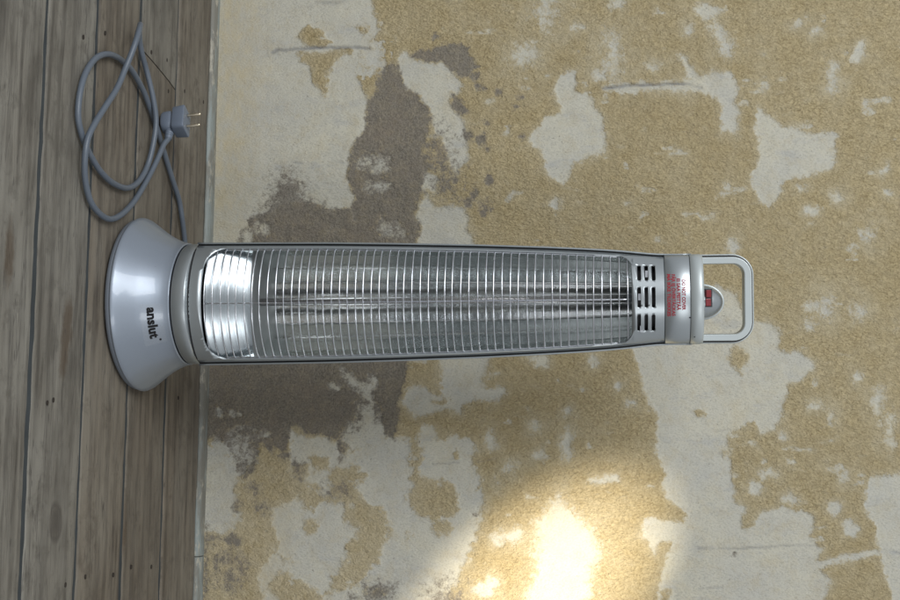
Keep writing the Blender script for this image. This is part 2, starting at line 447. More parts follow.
def curve_bm(cu, cuts_x, cuts_y):
    o = bpy.data.objects.new('tmp', cu); COL.objects.link(o)
    dg = bpy.context.evaluated_depsgraph_get()
    me = bpy.data.meshes.new_from_object(o.evaluated_get(dg))
    bpy.data.objects.remove(o); bpy.data.curves.remove(cu)
    bm = bmesh.new(); bm.from_mesh(me); bpy.data.meshes.remove(me)
    bmesh.ops.remove_doubles(bm, verts=bm.verts, dist=1e-6)
    for x in cuts_x:
        bmesh.ops.bisect_plane(bm, geom=bm.verts[:] + bm.edges[:] + bm.faces[:], plane_co=(x, 0, 0), plane_no=(1, 0, 0))
    for y in cuts_y:
        bmesh.ops.bisect_plane(bm, geom=bm.verts[:] + bm.edges[:] + bm.faces[:], plane_co=(0, y, 0), plane_no=(0, 1, 0))
    return bm
def text_bm(s, size, bold=0.0, spacing=1.0):
    cu = bpy.data.curves.new('text', 'FONT'); cu.body = s; cu.size = size; cu.align_x = 'CENTER'; cu.align_y = 'CENTER'
    cu.offset = bold; cu.space_character = spacing; cu.resolution_u = 4; cu.fill_mode = 'FRONT'
    w = size * len(s) * 0.5
    return curve_bm(cu, [(-1 + 2 * i / 28) * w for i in range(29)], [])
def rrect(x0, x1, y0, y1, r, n=8):
    rs = r if hasattr(r, '__len__') else (r, r, r, r)       # (x1y0, x1y1, x0y1, x0y0)
    out = []
    for (cx, cy, a0, q) in ((x1, y0, -90, rs[0]), (x1, y1, 0, rs[1]), (x0, y1, 90, rs[2]), (x0, y0, 180, rs[3])):
        sx = -1 if cx == x1 else 1; sy = -1 if cy == y1 else 1
        for k in range(n + 1):
            a = math.radians(a0 + 90 * k / n)
            out.append((cx + sx * q + q * math.cos(a), cy + sy * q + q * math.sin(a)))
    return out
def bm_obj(name, bm, fn, mat, parent, smooth=True):
    for v in bm.verts: v.co = fn(v.co.x, v.co.y)
    me = bpy.data.meshes.new(name); bm.to_mesh(me); bm.free()
    return link(name, me, mat, parent, smooth)

# ------------------------------------------------------------------ wall (peeling layers traced in photo pixels)
def lattice(ix, iy, seed):
    h = (ix.astype(np.int64) * 374761393 + iy.astype(np.int64) * 668265263 + seed * 1442695041) & 0xffffffff
    h = ((h ^ (h >> 13)) * 1274126177) & 0xffffffff
    return ((h ^ (h >> 16)) & 0xffff) / 65535.0
def vnoise(x, y, seed):
    ix = np.floor(x); iy = np.floor(y); fx = x - ix; fy = y - iy
    fx = fx * fx * (3 - 2 * fx); fy = fy * fy * (3 - 2 * fy)
    a = lattice(ix, iy, seed); b = lattice(ix + 1, iy, seed); c = lattice(ix, iy + 1, seed); d = lattice(ix + 1, iy + 1, seed)
    return (a * (1 - fx) + b * fx) * (1 - fy) + (c * (1 - fx) + d * fx) * fy
def fbm(x, y, seed, octv=4):
    s = 0; amp = 1; tot = 0
    for k in range(octv):
        s = s + amp * vnoise(x * 2 ** k, y * 2 ** k, seed + k); tot += amp; amp *= 0.55
    return s / tot - 0.5
def blob(u, v, ru, rv=None, n=10, seed=1):
    rv = rv or ru; q = random.Random(seed + int(u * 7 + v * 13))
    return [(u + ru * math.cos(2 * math.pi * k / n) * q.uniform(.7, 1.25), v + rv * math.sin(2 * math.pi * k / n) * q.uniform(.7, 1.25)) for k in range(n)]
PALE = [
 # (polygon, sharpness)
 ([(190,-60),(374,-60),(372,0),(373,10),(378,20),(379,30),(372,38),(370,44),(369,49),(352,50),(335,51),(318,52),(300,53),(296,56),(300,63),(307,64),(311,75),(313,84),(320,92),(326,97),(328,94),(327,86),(329,76),(333,68),(336,61),(342,57),(348,57),(354,60),(359,64),(354,68),(355,76),(360,86),(363,95),(368,101),(366,114),(366,125),(363,134),(353,143),(351,158),(348,178),(350,190),(354,200),(351,207),(337,210),(325,207),(312,203),(298,202),(283,206),(270,214),(252,222),(240,236),(237,252),(190,252)], 1.0),
 ([(399,58),(405,52),(410,56),(415,62),(425,62),(433,65),(442,62),(448,68),(455,73),(460,80),(463,87),(461,94),(455,95),(452,92),(450,100),(452,110),(458,116),(463,122),(464,135),(468,150),(469,157),(463,167),(458,173),(454,174),(450,165),(447,158),(445,146),(443,137),(437,133),(432,122),(430,108),(424,104),(420,98),(412,92),(404,86),(405,77),(401,70),(398,64)], 1.0),
 ([(424,172),(430,171),(437,173),(438,185),(437,192),(430,190),(423,190)], 1.0),
 ([(416,215),(422,203),(428,196),(433,205),(437,209),(445,207),(455,206),(463,209),(468,217),(468,225),(471,235),(473,262),(416,262),(420,230)], 1.0),
 ([(567,70),(575,71),(576,78),(579,83),(577,90),(580,94),(590,92),(592,100),(593,108),(600,113),(603,120),(605,130),(606,145),(603,152),(590,155),(580,162),(573,164),(571,172),(566,180),(562,182),(552,177),(547,172),(546,160),(543,150),(535,148),(530,142),(529,136),(535,131),(541,127),(543,117),(556,115),(561,112),(558,103),(556,95),(556,90),(560,78)], 1.0),
 ([(549,199),(555,196),(559,198),(559,206),(556,213),(552,210),(549,204)], 1.0),
 ([(757,108),(763,113),(772,119),(780,126),(788,129),(797,128),(803,132),(815,133),(824,134),(832,132),(836,136),(836,150),(834,167),(822,170),(812,175),(802,176),(793,176),(782,181),(779,186),(780,192),(776,200),(770,207),(763,203),(757,195),(752,187),(751,172),(757,165),(758,150),(757,138),(753,133),(754,128),(757,118)], 1.0),
 ([(694,8),(702,4),(710,7),(715,11),(724,8),(728,4),(728,9),(720,13),(713,19),(703,20),(697,16)], 1.0),
 ([(603,90),(625,85),(640,83),(640,79),(645,80),(650,85),(680,84),(690,78),(682,62),(675,53),(683,56),(692,67),(700,76),(712,72),(722,77),(730,74),(739,86),(737,95),(733,100),(740,113),(737,124),(733,133),(722,132),(720,118),(722,102),(712,98),(700,95),(690,91),(660,90),(620,93)], 0.8),
 ([(714,26),(722,30),(730,45),(728,56),(722,50),(718,38)], 0.35),
 ([(572,30),(578,24),(586,28),(578,31)], 0.8), ([(851,60),(855,50),(862,41),(863,48),(860,56),(855,61)], 0.9),
 ([(793,26),(800,20),(806,19),(800,26)], 0.6), ([(878,173),(889,165),(888,169),(880,175)], 0.9), ([(883,191),(890,192),(895,197),(888,196)], 0.9),
 ([(718,195),(726,191),(733,193),(724,196)], 0.6),
 (blob(813,211,7,4), 0.8), (blob(803,188,5,2.5), 0.7), (blob(733,245,6), 0.7), (blob(690,29,3,6), 0.7), (blob(617,4,6,4), 0.7), (blob(836,196,5,3), 0.5),
 (blob(866,232,5,3), 0.3), (blob(600,77,5,4), 0.5), (blob(655,66,5,3), 0.6), (blob(818,30,4,3), 0.6), (blob(522,55,8,6), 0.25), (blob(545,12,3,18), 0.2), (blob(613,60,2,18), 0.2), (blob(833,78,2,12), 0.35),
 (blob(812,306,9,5), 0.7), (blob(826,309,5,8), 0.3), (blob(858,310,5,4), 0.35), (blob(810,326,5,3), 0.5), (blob(858,377,4,3), 0.6),
 # below the heater, picture right
 ([(632,345),(634,355),(641,366),(642,377),(645,392),(650,402),(660,416),(658,430),(657,447),(660,461),(667,475),(664,489),(671,501),(685,515),(683,522),(669,523),(655,518),(645,521),(641,528),(650,545),(656,555),(660,541),(670,541),(668,559),(660,578),(659,600),(655,660),(822,660),(822,605),(830,580),(818,570),(849,560),(880,556),(877,551),(849,556),(818,559),(825,547),(811,538),(814,524),(807,513),(783,508),(765,510),(757,520),(748,530),(741,528),(744,508),(734,499),(732,475),(729,450),(730,434),(741,426),(753,421),(760,434),(776,429),(783,412),(786,396),(788,384),(809,373),(815,361),(800,353),(783,352),(778,345),(781,333),(775,325),(757,321),(748,322),(744,312),(737,298),(728,290),(716,287),(706,292),(690,300),(640,320)], 1.0),
 ([(870,480),(877,478),(900,474),(970,470),(970,660),(895,660),(893,600),(888,575),(880,555),(877,545),(878,530),(870,515),(866,505),(868,490)], 1.0),
 (blob(835,507,9,7), 1.0), (blob(849,529,9,8), 1.0), (blob(830,417,3,8), 0.6), (blob(838,468,8,3), 0.6), (blob(768,474,7,3), 0.7), (blob(757,488,4,5), 0.6), (blob(792,462,3,2), 0.8), (blob(792,500,7,4), 0.6), (blob(843,475,4,6), 0.5), (blob(878,402,3,9), 0.4), (blob(890,432,2,14), 0.4), (blob(815,405,8,3), 0.5), (blob(784,438,4,3), 0.7),
 # below the heater, picture left
 ([(190,445),(208,445),(222,446),(232,462),(235,475),(236,520),(232,535),(190,534)], 0.8),
 ([(287,430),(325,437),(345,448),(385,438),(404,437),(411,452),(411,485),(408,500),(420,514),(440,520),(455,514),(457,480),(440,477),(424,474),(421,450),(422,428),(432,424),(434,440),(443,447),(452,436),(466,436),(476,442),(476,462),(482,478),(485,500),(480,525),(473,545),(460,572),(446,592),(436,660),(320,660),(322,600),(345,592),(375,575),(388,550),(395,535),(380,505),(365,495),(355,485),(340,478),(330,490),(325,500),(318,490),(300,480),(290,470),(286,450)], 0.7),
 ([(278,510),(295,503),(312,512),(320,502),(342,502),(345,520),(357,530),(350,545),(345,560),(335,565),(332,580),(322,590),(300,575),(285,565),(270,575),(262,590),(280,600),(300,660),(265,660),(262,585),(268,565),(275,540)], 0.7),
 ([(440,355),(490,355),(483,375),(482,385),(487,390),(503,388),(504,395),(497,402),(487,400),(475,398),(463,405),(460,412),(447,408),(435,412),(415,418),(410,412),(404,400),(410,390),(425,388),(435,395),(445,398),(440,385),(442,375)], 0.8),
 ([(524,358),(548,356),(550,365),(545,368),(535,366)], 0.9),
 (blob(566,411,4), 0.8), (blob(618,387,4), 0.8), (blob(594,361,3,6), 0.7), (blob(631,404,4,2), 0.6), (blob(568,443,4,15), 0.6), (blob(535,427,4), 0.5), (blob(490,440,3,10), 0.45), (blob(511,468,5), 0.45), (blob(497,482,3,7), 0.7), (blob(540,457,6,3), 0.5), (blob(515,535,8,6), 0.5), (blob(500,538,5,5), 0.5),
 ([(537,530),(548,512),(560,498),(565,510),(575,515),(590,530),(598,555),(590,580),(585,660),(525,660),(530,590),(535,560)], 0.28),
 ([(588,480),(605,478),(618,474),(620,482),(605,482)], 0.8),
 (blob(488,590,12,10), 0.5),
]
TAN = [
 ([(297,38),(303,27),(310,24),(318,28),(326,34),(334,43),(328,45),(318,46),(308,46),(304,41)], 1.0),
 (blob(699,412,8,5), 0.7), (blob(739,359,8,14), 0.5), (blob(455,453,7,7), 0.8), (blob(440,525,9,6), 0.4), (blob(400,540,12,5), 0.4), (blob(362,29,6,3), 0.4), (blob(725,452,4), 0.3), (blob(309,525,7,8), 0.5), (blob(345,475,14,6), 0.4), (blob(300,470,9,7), 0.5), (blob(320,462,9,6), 0.5), (blob(433,375,8,9), 0.5), (blob(412,372,8,12), 0.5), (blob(440,402,9,4), 0.5), (blob(665,596,6,8), 0.5), (blob(380,590,14,7), 0.3),
]
DARK = [
 ([(368,101),(375,92),(378,76),(384,68),(396,63),(400,70),(404,80),(404,87),(412,93),(420,99),(426,106),(430,115),(430,128),(425,140),(423,150),(428,160),(432,168),(427,171),(423,190),(416,212),(419,225),(416,262),(236,262),(238,236),(250,222),(268,210),(283,196),(298,200),(312,202),(325,206),(337,209),(351,206),(354,199),(350,190),(348,178),(351,158),(353,143),(363,134),(366,125),(366,114)], 0.75),
 ([(262,222),(270,200),(283,176),(296,178),(305,200),(320,208),(300,216),(275,224)], 0.16),
 ([(412,54),(420,48),(432,50),(440,45),(452,43),(462,44),(468,48),(470,55),(476,60),(478,68),(472,72),(468,78),(462,78),(455,72),(447,66),(442,61),(433,63),(425,60),(415,60)], 0.8),
 ([(452,93),(457,96),(462,98),(466,105),(468,115),(462,118),(456,113),(452,108)], 0.9),
 ([(428,133),(437,134),(444,140),(447,160),(452,172),(455,185),(448,196),(440,190),(438,172),(430,166)], 0.10),
 (blob(481,88,4), 0.8), (blob(499,92,4,4), 0.8), (blob(516,108,5,3), 0.7), (blob(519,98,4,2), 0.7), (blob(467,135,5,4), 0.8), (blob(479,139,6,7), 0.8), (blob(487,150,3), 0.8), (blob(486,121,4,3), 0.8), (blob(489,181,4,5), 0.8), (blob(474,195,4,5), 0.5), (blob(483,212,5,4), 0.7), (blob(468,205,5,5), 0.4), (blob(521,137,3,3), 0.7), (blob(474,78,6,4), 0.6), (blob(462,62,6,5), 0.6), (blob(455,180,5,4), 0.5), (blob(485,205,6,4), 0.5), (blob(436,37,4,2), 0.7),
 ([(190,355),(408,355),(406,375),(400,404),(398,425),(392,440),(384,432),(380,420),(372,430),(352,440),(340,462),(335,437),(325,435),(304,433),(297,426),(289,428),(286,446),(280,452),(275,446),(271,452),(266,446),(260,444),(254,471),(244,478),(235,471),(231,454),(225,444),(219,440),(190,440)], 0.8),
 (blob(232,540,10,6), 0.8), (blob(230,558,10,5), 0.22), (blob(229,580,6,12), 0.25), (blob(213,540,4,6), 0.35), (blob(237,507,4,5), 0.6), (blob(217,570,3,14), 0.25), (blob(241,570,3,14), 0.25),
 (blob(297,466,6,5), 0.45), (blob(283,455,6,5), 0.5), (blob(298,474,4,5), 0.4), (blob(344,484,2.5,2.5), 0.8), (blob(254,488,5,5), 0.3), (blob(262,508,5,4), 0.25), (blob(337,491,12,3), 0.2), (blob(205.5,570,3,40), 0.5), (blob(734,556,2.3,3.0), 1.4), (blob(476,516,1.2,3), 1.2),
 (blob(380,590,16,8), 0.22), (blob(352,598,5,4), 0.5), (blob(450,600,20,10), 0.10),
]
UNDARK = [   # pale showing again on top of the dark area
 ([(342,370),(350,372),(360,383),(367,385),(370,375),(375,376),(376,388),(372,395),(374,405),(366,400),(360,390),(350,383)], 0.5),
 ([(362,405),(370,402),(378,418),(380,440),(345,462),(342,440),(350,425),(358,430)], 0.25),
 (blob(368,163,7,3), 0.22), (blob(380,166,4,4), 0.2), (blob(376,186,9,1.5), 0.25), (blob(392,229,9,2), 0.25), (blob(262,230,4,3), 0.3), (blob(235,412,5,3), 0.6), (blob(219,412,3), 0.5), (blob(245,236,6,6), 0.5), (blob(333,386,5,2), 0.5), (blob(268,435,4,2), 0.6), (blob(238,448,7,8), 0.10), (blob(372,60,2), 0.1),
]
GOUGE = [([(272,52.5),(278,50),(290,49.5),(310,48.5),(330,47),(350,47.5),(369,48.5)], 1.5, 1.0), ([(603,88.5),(625,87),(650,85),(670,84.3),(690,85),(701,88)], 1.3, 1.0),
 ([(432,464),(458,463)], 1.0, 0.4), ([(478,462),(496,459)], 1.0, 0.3), ([(698,549),(740,549),(780,546),(822,546)], 1.2, 0.55), ([(888,550),(905,556)], 1.3, 0.7), ([(698,589),(722,588)], 1.0, 0.4), ([(266,-10),(266,28),(267,90),(265,130)], 1.2, 0.08), ([(316,2),(335,2),(352,-1)], 2.0, 0.5), ([(294,163),(302,164)], 1.0, 0.6), ([(336,162),(343,162)], 0.8, 0.6), ([(324,184),(334,185)], 1.6, 0.35), ([(304,178),(316,186),(326,197)], 1.0, 0.35), ([(716,431),(730,430)], 1.0, 0.3)]
CREAM = [([(190,-60),(256,-60),(258,100),(250,160),(236,230),(190,250)], 0.14), ([(236,480),(280,470),(280,600),(236,620)], 0.2)]

def sdist(poly, U, V):
    """signed distance in px, positive inside; only near the polygon"""
    P = np.array(poly, float)
    out = np.full(U.shape, -40.0)
    b0 = P.min(0) - 25; b1 = P.max(0) + 25
    sel = (U > b0[0]) & (U < b1[0]) & (V > b0[1]) & (V < b1[1])
    x = U[sel]; y = V[sel]
    if x.size == 0: return out
    d2 = np.full(x.shape, 1e9); ins = np.zeros(x.shape, bool)
    Q = np.roll(P, -1, 0)
    for (x0, y0), (x1, y1) in zip(P, Q):
        ex_, ey_ = x1 - x0, y1 - y0
        t = np.clip(((x - x0) * ex_ + (y - y0) * ey_) / (ex_ * ex_ + ey_ * ey_ + 1e-9), 0, 1)
        d2 = np.minimum(d2, (x - x0 - t * ex_) ** 2 + (y - y0 - t * ey_) ** 2)
        if y0 != y1:
            c = ((y0 > y) != (y1 > y)) & (x < (x1 - x0) * (y - y0) / (y1 - y0) + x0)
            ins ^= c
    out[sel] = np.where(ins, 1, -1) * np.sqrt(d2)
    return out
def layer(polys, U, V):
    s = np.full(U.shape, -1.0)
    for pl, sharp in polys:
        s = np.maximum(s, np.clip(sdist(pl, U, V) * sharp / 8.0, -1, 1))
    return s

S0, S1, Z0, Z1, STEP = -0.72, 0.72, -0.02, 1.26, 0.0018
ns = int((S1 - S0) / STEP) + 1; nz_ = int((Z1 - Z0) / STEP) + 1
ss = np.linspace(S0, S1, ns); zz = np.linspace(Z0, Z1, nz_)
SS, ZZ = np.meshgrid(ss, zz)
WX = W0.x + ex.x * SS; WY = W0.y + ex.y * SS
DXc, DYc, DZc = WX - CAM.x, WY - CAM.y, ZZ - CAM.z
wd = DXc * fwd.x + DYc * fwd.y + DZc * fwd.z
U = 450 + FPX * (DXc * PR.x + DYc * PR.y + DZc * PR.z) / wd
V = 300 - FPX * (DXc * PU.x + DYc * PU.y + DZc * PU.z) / wd
Uw = U + 7 * fbm(SS * 45, ZZ * 45, 11) + 4 * fbm(SS * 170, ZZ * 170, 31, 2)
Vw = V + 7 * fbm(SS * 45 + 9, ZZ * 45, 21) + 4 * fbm(SS * 170 + 5, ZZ * 170, 41, 2)
pale = layer([(p_, s_ * 0.62) for p_, s_ in PALE], Uw, Vw)
pale = np.minimum(pale, -layer(TAN, Uw, Vw))
# beyond the picture the same peeling goes on
outside = np.clip(np.maximum.reduce([-U - 10, U - 910, -V - 10, V - 610]) / 40, 0, 1)
pale = np.maximum(pale, np.where(outside > 0, np.clip((fbm(SS * 7, ZZ * 7, 77) - 0.06) * 6 - (1 - outside) * 2, -1, 1), -1))
brk = fbm(SS * 120, ZZ * 90, 51, 3)
undark = layer(UNDARK, Uw, Vw) + brk * 0.3
dark = layer(DARK, Uw, Vw)
dark = np.minimum(dark + brk * 0.25 * (dark > -0.95), -undark)
pale = np.maximum(pale, np.where(undark > -0.2, undark + 0.2, -1))
zone = np.clip((V - 425) / 30, 0, 1) * np.clip((520 - U) / 40, 0, 1)
mot = fbm(SS * 34, ZZ * 26, 131, 4)
pale = pale + brk * (0.16 + 0.25 * zone) + mot * (0.25 + 1.1 * zone)
fleck = fbm(SS * 55, ZZ * 34, 141, 3)
pale = np.maximum(pale, np.clip((fleck - 0.300) * 5, -1, -0.02))
cream = layer(CREAM, Uw, Vw)
gouge = np.zeros(U.shape)
hgt = 0.0011 * (1 - np.clip((pale + 0.12) * 4, 0, 1)) - 0.0007 * np.clip(dark * 2 + 0.5, 0, 1)
for pl, wdt, st in GOUGE:
    Ug, Vg = U + 2.0 * fbm(SS * 60, ZZ * 60, 61), V + 2.5 * fbm(SS * 60, ZZ * 60, 71)
    d2 = np.full(U.shape, 1e9)
    for (x0, y0), (x1, y1) in zip(pl[:-1], pl[1:]):
        e0, e1 = x1 - x0, y1 - y0
        t = np.clip(((Ug - x0) * e0 + (Vg - y0) * e1) / (e0 * e0 + e1 * e1), 0, 1)
        d2 = np.minimum(d2, (Ug - x0 - t * e0) ** 2 + (Vg - y0 - t * e1) ** 2)
    gm = np.exp(-d2 / (wdt * wdt)) * np.clip(0.75 + 2.2 * fbm(SS * 70, ZZ * 22, 81, 3), 0.15, 1.1)
    gouge = np.maximum(gouge, gm * st * 0.7)
    hgt -= 0.0030 * st * gm
    hgt += 0.0012 * st * np.exp(-d2 / (wdt * 3.2) ** 2)
hgt += 0.0060 * fbm(SS * 5, ZZ * 5, 91, 3) + 0.0016 * fbm(SS * 40, ZZ * 40, 95, 3)
hgt += 0.0010 * fbm(SS * 150, ZZ * 110, 99, 3) * (1 - np.clip((pale + 0.1) * 3, 0, 1) * 0.7)
co = np.stack([SS.ravel(), -hgt.ravel(), ZZ.ravel()], 1)
idx = np.arange(ns * nz_).reshape(nz_, ns)
quads = np.stack([idx[:-1, :-1], idx[:-1, 1:], idx[1:, 1:], idx[1:, :-1]], -1).reshape(-1, 4)
wm = bpy.data.meshes.new('wall')
wm.vertices.add(len(co)); wm.vertices.foreach_set('co', co.astype(np.float32).ravel())
wm.loops.add(quads.size); wm.loops.foreach_set('vertex_index', quads.astype(np.int32).ravel())
wm.polygons.add(len(quads))
wm.polygons.foreach_set('loop_start', np.arange(0, quads.size, 4, dtype=np.int32))
wm.polygons.foreach_set('use_smooth', np.ones(len(quads), bool))
wm.update(calc_edges=True)
wash = np.clip((V - 430) / 40, 0, 1) * np.clip((470 - U) / 60, 0, 1) * 0.75
wash = np.maximum(wash, 0.35 * np.clip((480 - U) / 80, 0, 1) * np.clip((V - 355) / 30, 0, 1))
wash = np.clip(wash + fbm(SS * 14, ZZ * 14, 151) * 0.5 * (wash > 0.02), 0, 1)
for nm, arr in (('wash', wash), ('pale', pale), ('dark', dark), ('cream', cream), ('gouge', gouge)):
    a = wm.attributes.new(nm, 'FLOAT', 'POINT'); a.data.foreach_set('value', arr.astype(np.float32).ravel())
wall = link('wall', wm, MAT['wall'], None, False)
wall.location = W0; wall.rotation_euler = (0, 0, -PSI)
wall['kind'] = 'structure'
wall['label'] = 'old wall with peeling tan and pale plaster and dark cement patches'

# skirting strip along the foot of the wall, in two lengths
def strip(s0, s1, name='skirting_strip'):
    sec = [(0.004, 0.0), (-0.0190, 0.0), (-0.0195, 0.0025), (-0.0165, 0.0062), (-0.011, 0.0085), (-0.004, 0.0095), (0.004, 0.0095)]
    rings = []
    k = max(2, int((s1 - s0) / 0.008))
    for i in range(k + 1):
        s = s0 + (s1 - s0) * i / k
        w = 0.0012 * math.sin(s * 9) + 0.0008 * math.sin(s * 31 + 1) + rnd.uniform(-.0005, .0005)
        rings.append([(s, y + (w if y < 0 else 0), z) for y, z in sec])
    o = link(name, loft(name, rings, True, (True, True)), MAT['strip'], wall, False)
    add_mod_bevel(o, 0.0012, 2, 25)
    return o
sj = (at_z(197, 558, 0.01) - W0).dot(ex)
strip(S0, sj - 0.0004); strip(sj + 0.0004, S1)

# ------------------------------------------------------------------ floor
fl = mesh('floor', [(-1.6, -4.6, -0.0024), (1.6, -4.6, -0.0024), (1.6, 0.02, -0.0024), (-1.6, 0.02, -0.0024)], [(0, 1, 2, 3)])
floor = link('floor', fl, MAT['gap_blue'], None, False)
floor.location = W0; floor.rotation_euler = (0, 0, -PSI)
floor['kind'] = 'structure'
floor['label'] = 'weathered grey wooden plank floor in front of the wall'
def floor_q(u):
    P = at_z(u, 300, 0.0); return (P - W0).dot(ey)
def loc_px(u, v):
    P = at_z(u, v, 0.0) - W0
    return P.dot(ex), P.dot(ey)
seams = [0.012, floor_q(170), floor_q(132), floor_q(87.5), floor_q(35.5)]
bw = seams[-2] - seams[-1]
for k in range(8): seams.append(seams[-1] - bw * rnd.uniform(0.96, 1.04))
def board(x0, x1, y0, y1, mat, slant0=0.0, slant1=0.0, knot=None, stain=None, zoff=0.0):
    """plank between y0 (near) and y1 (far); slightly cupped and uneven along its edges"""
    nx = max(6, int((x1 - x0) / 0.018)); prof = [0, .012, .03, .25, .5, .75, .97, .988, 1]
    xm, ym = (x0 + x1) / 2, (y0 + y1) / 2
    rings = []
    ph = rnd.uniform(0, 9)
    for i in range(nx + 1):
        t = i / nx
        ring = []
        for f in prof:
            y = y0 + 0.0008 + (y1 - y0 - 0.0016) * f
            x = x0 + (x1 - x0) * t + (slant0 * (f - .5) if i == 0 else 0) + (slant1 * (f - .5) if i == nx else 0)
            e = 0.0008 * math.sin(x * 17 + ph) + 0.0007 * math.sin(x * 43 + ph * 2) + 0.0007 * math.sin(x * 131 + ph * 3) + rnd.uniform(-.0005, .0005)
            if f < .1: y += abs(e) * 1.2
            if f > .9: y -= abs(e) * 1.2
            z = zoff - 0.0040 * (abs(f - .5) * 2) ** 30 - 0.0006 * (abs(f - .5) * 2) ** 2 + 0.0005 * math.sin(x * 7 + ph + f * 3)
            ring.append((x - xm, y - ym, z))
        for f in prof[::-1]:
            y = y0 + 0.0008 + (y1 - y0 - 0.0016) * f
            x = ring[prof.index(f)][0]
            ring.append((x, y - ym, -0.0125))
        rings.append(ring)
    o = link('floorboard', loft('floorboard', rings, True, (True, True)), mat, floor, False)
    o.location = (xm, ym, 0)
    kx, ky, ks = knot or (x0 - 3, ym + rnd.uniform(-.2, .2), 0.02)
    o['knot_x'] = float(kx - xm); o['knot_y'] = float(ky - ym); o['knot_size'] = float(ks)
    sx, sy, sz = stain or (x0 - 5, ym, 0.01)
    o['stain_x'] = float(sx - xm); o['stain_y'] = float(sy - ym); o['stain_size'] = float(sz)
    return o
BX0, BX1 = -1.15, 1.15
boards = []
for i in range(len(seams) - 1):
    y1, y0 = seams[i], seams[i + 1]
    z = rnd.uniform(-0.0008, 0.0008)
    if i == 0:
        boards.append(board(BX0, BX1, y0, y1, MAT['wood_brown'], zoff=z))
    elif i == 1:
        jx = loc_px(163, 73)[0]
        boards.append(board(BX0, jx - .001, y0, y1, MAT['wood_grey'], slant1=0.020, zoff=z))
        sx, sy = loc_px(125, 520)
        boards.append(board(jx + .001, BX1, y0, y1, MAT['wood_brown'], slant0=0.020, stain=(sx, sy, 0.014), zoff=z - .0005))
    elif i == 2:
        boards.append(board(BX0, BX1, y0, y1, MAT['wood_brown'], zoff=z))
    elif i == 3:
        kx, ky = loc_px(54, 523); sx, sy = loc_px(66, 335)
        boards.append(board(BX0, BX1, y0, y1, MAT['wood_grey'], knot=(kx, ky, 0.019), stain=(sx, sy, 0.016), zoff=z))
    else:
        sx, sy = loc_px(10, 250)
        boards.append(board(BX0, BX1, y0, y1, MAT['wood_brown'] if i % 2 else MAT['wood_grey'], stain=(sx, sy, 0.014) if i == 4 else None, zoff=z))
# old nail heads sunk in the boards
nail_me = lathe('nail', [(0.0001, -0.0004), (0.0014, -0.0002), (0.0019, 0.0), (0.0018, -0.004)], 10)
for (u, v) in [(151, 52), (166.5, 60), (168, 91), (184, 91), (203, 102), (105, 33), (83, 37), (131, 567), (151, 567), (113, 575), (186, 560), (198, 543), (160, 571), (65, 585), (85, 577), (47, 403), (53, 400), (178, 398)]:
    sx, sy = loc_px(u, v)
    for b in boards:
        xs = [c[0] for c in b.bound_box]; ys = [c[1] for c in b.bound_box]
        lx, ly = sx - b.location.x, sy - b.location.y
        if min(xs) < lx < max(xs) and min(ys) + .004 < ly < max(ys) - .004:
            o = bpy.data.objects.new('nail', nail_me)
            if not nail_me.materials: nail_me.materials.append(MAT['nail'])
            COL.objects.link(o); o.parent = b
            o.location = (lx, ly, 0.0012); o.scale = (1.5, 1, 1)
            break

# ------------------------------------------------------------------ heater
heater = bpy.data.objects.new('electric_heater', None)
heater.empty_display_size = 0.1
COL.objects.link(heater)
heater['label'] = 'silver upright quartz heater with wire grille standing on the plank floor'
heater['category'] = 'heater'
Zb = 0.0028                      # foot stands on the boards' crests

def z_at(u, y, v=None):
    return at_y(u, axis_v(u) if v is None else v, y).z
# silhouette half widths traced in px
SIL = [(170, 61.2), (190, 61.0), (260, 60.6), (330, 60.0), (400, 58.6), (480, 56.4), (540, 54.0), (580, 52.0), (620, 49.4), (645, 46.6), (660, 45.2), (690, 45.3), (760, 45.3)]
sz = [z_at(u, -0.015) for u, h in SIL]
sa = [h * depth(at_y(u, axis_v(u), -0.015)) / FPX for u, h in SIL]
def halfw(z):
    # smooth interpolation
    return (np.interp(z, sz, sa) + np.interp(z - .012, sz, sa) + np.interp(z + .012, sz, sa)) / 3.0
YF = 0.030                       # seam between shells lies this far in front of the axis
def front_bulge(z):
    return float(np.interp(z, [0.09, 0.25, 0.62, 0.72], [0.040, 0.036, 0.030, 0.028]))
def front_pt(x, z, a, extra=0.0):
    t = min(1.0, abs(x) / a)
    b = front_bulge(z)
    # blend of circle and parabola
    prof = 0.55 * (1 - t * t) + 0.45 * math.sqrt(max(0.0, 1 - t ** 2.4))
    return Vector((x, -(YF + b * prof) - extra, z))

# --- base
z_neck = 0.0705
prof = [(0.060, 0.006), (0.112, 0.0062), (0.1140, 0.0068), (0.1148, 0.0085), (0.1136, 0.0115), (0.1105, 0.0160), (0.1063, 0.0215), (0.1013, 0.0280), (0.0958, 0.0355), (0.0905, 0.0440), (0.0862, 0.0520), (0.0828, 0.0600), (0.0810, 0.0660), (0.0802, 0.0700), (0.0796, 0.0708), (0.0780, 0.0708), (0.0775, 0.0690)]
pz = [z for r, z in prof[3:14]]; pr = [r for r, z in prof[3:14]]
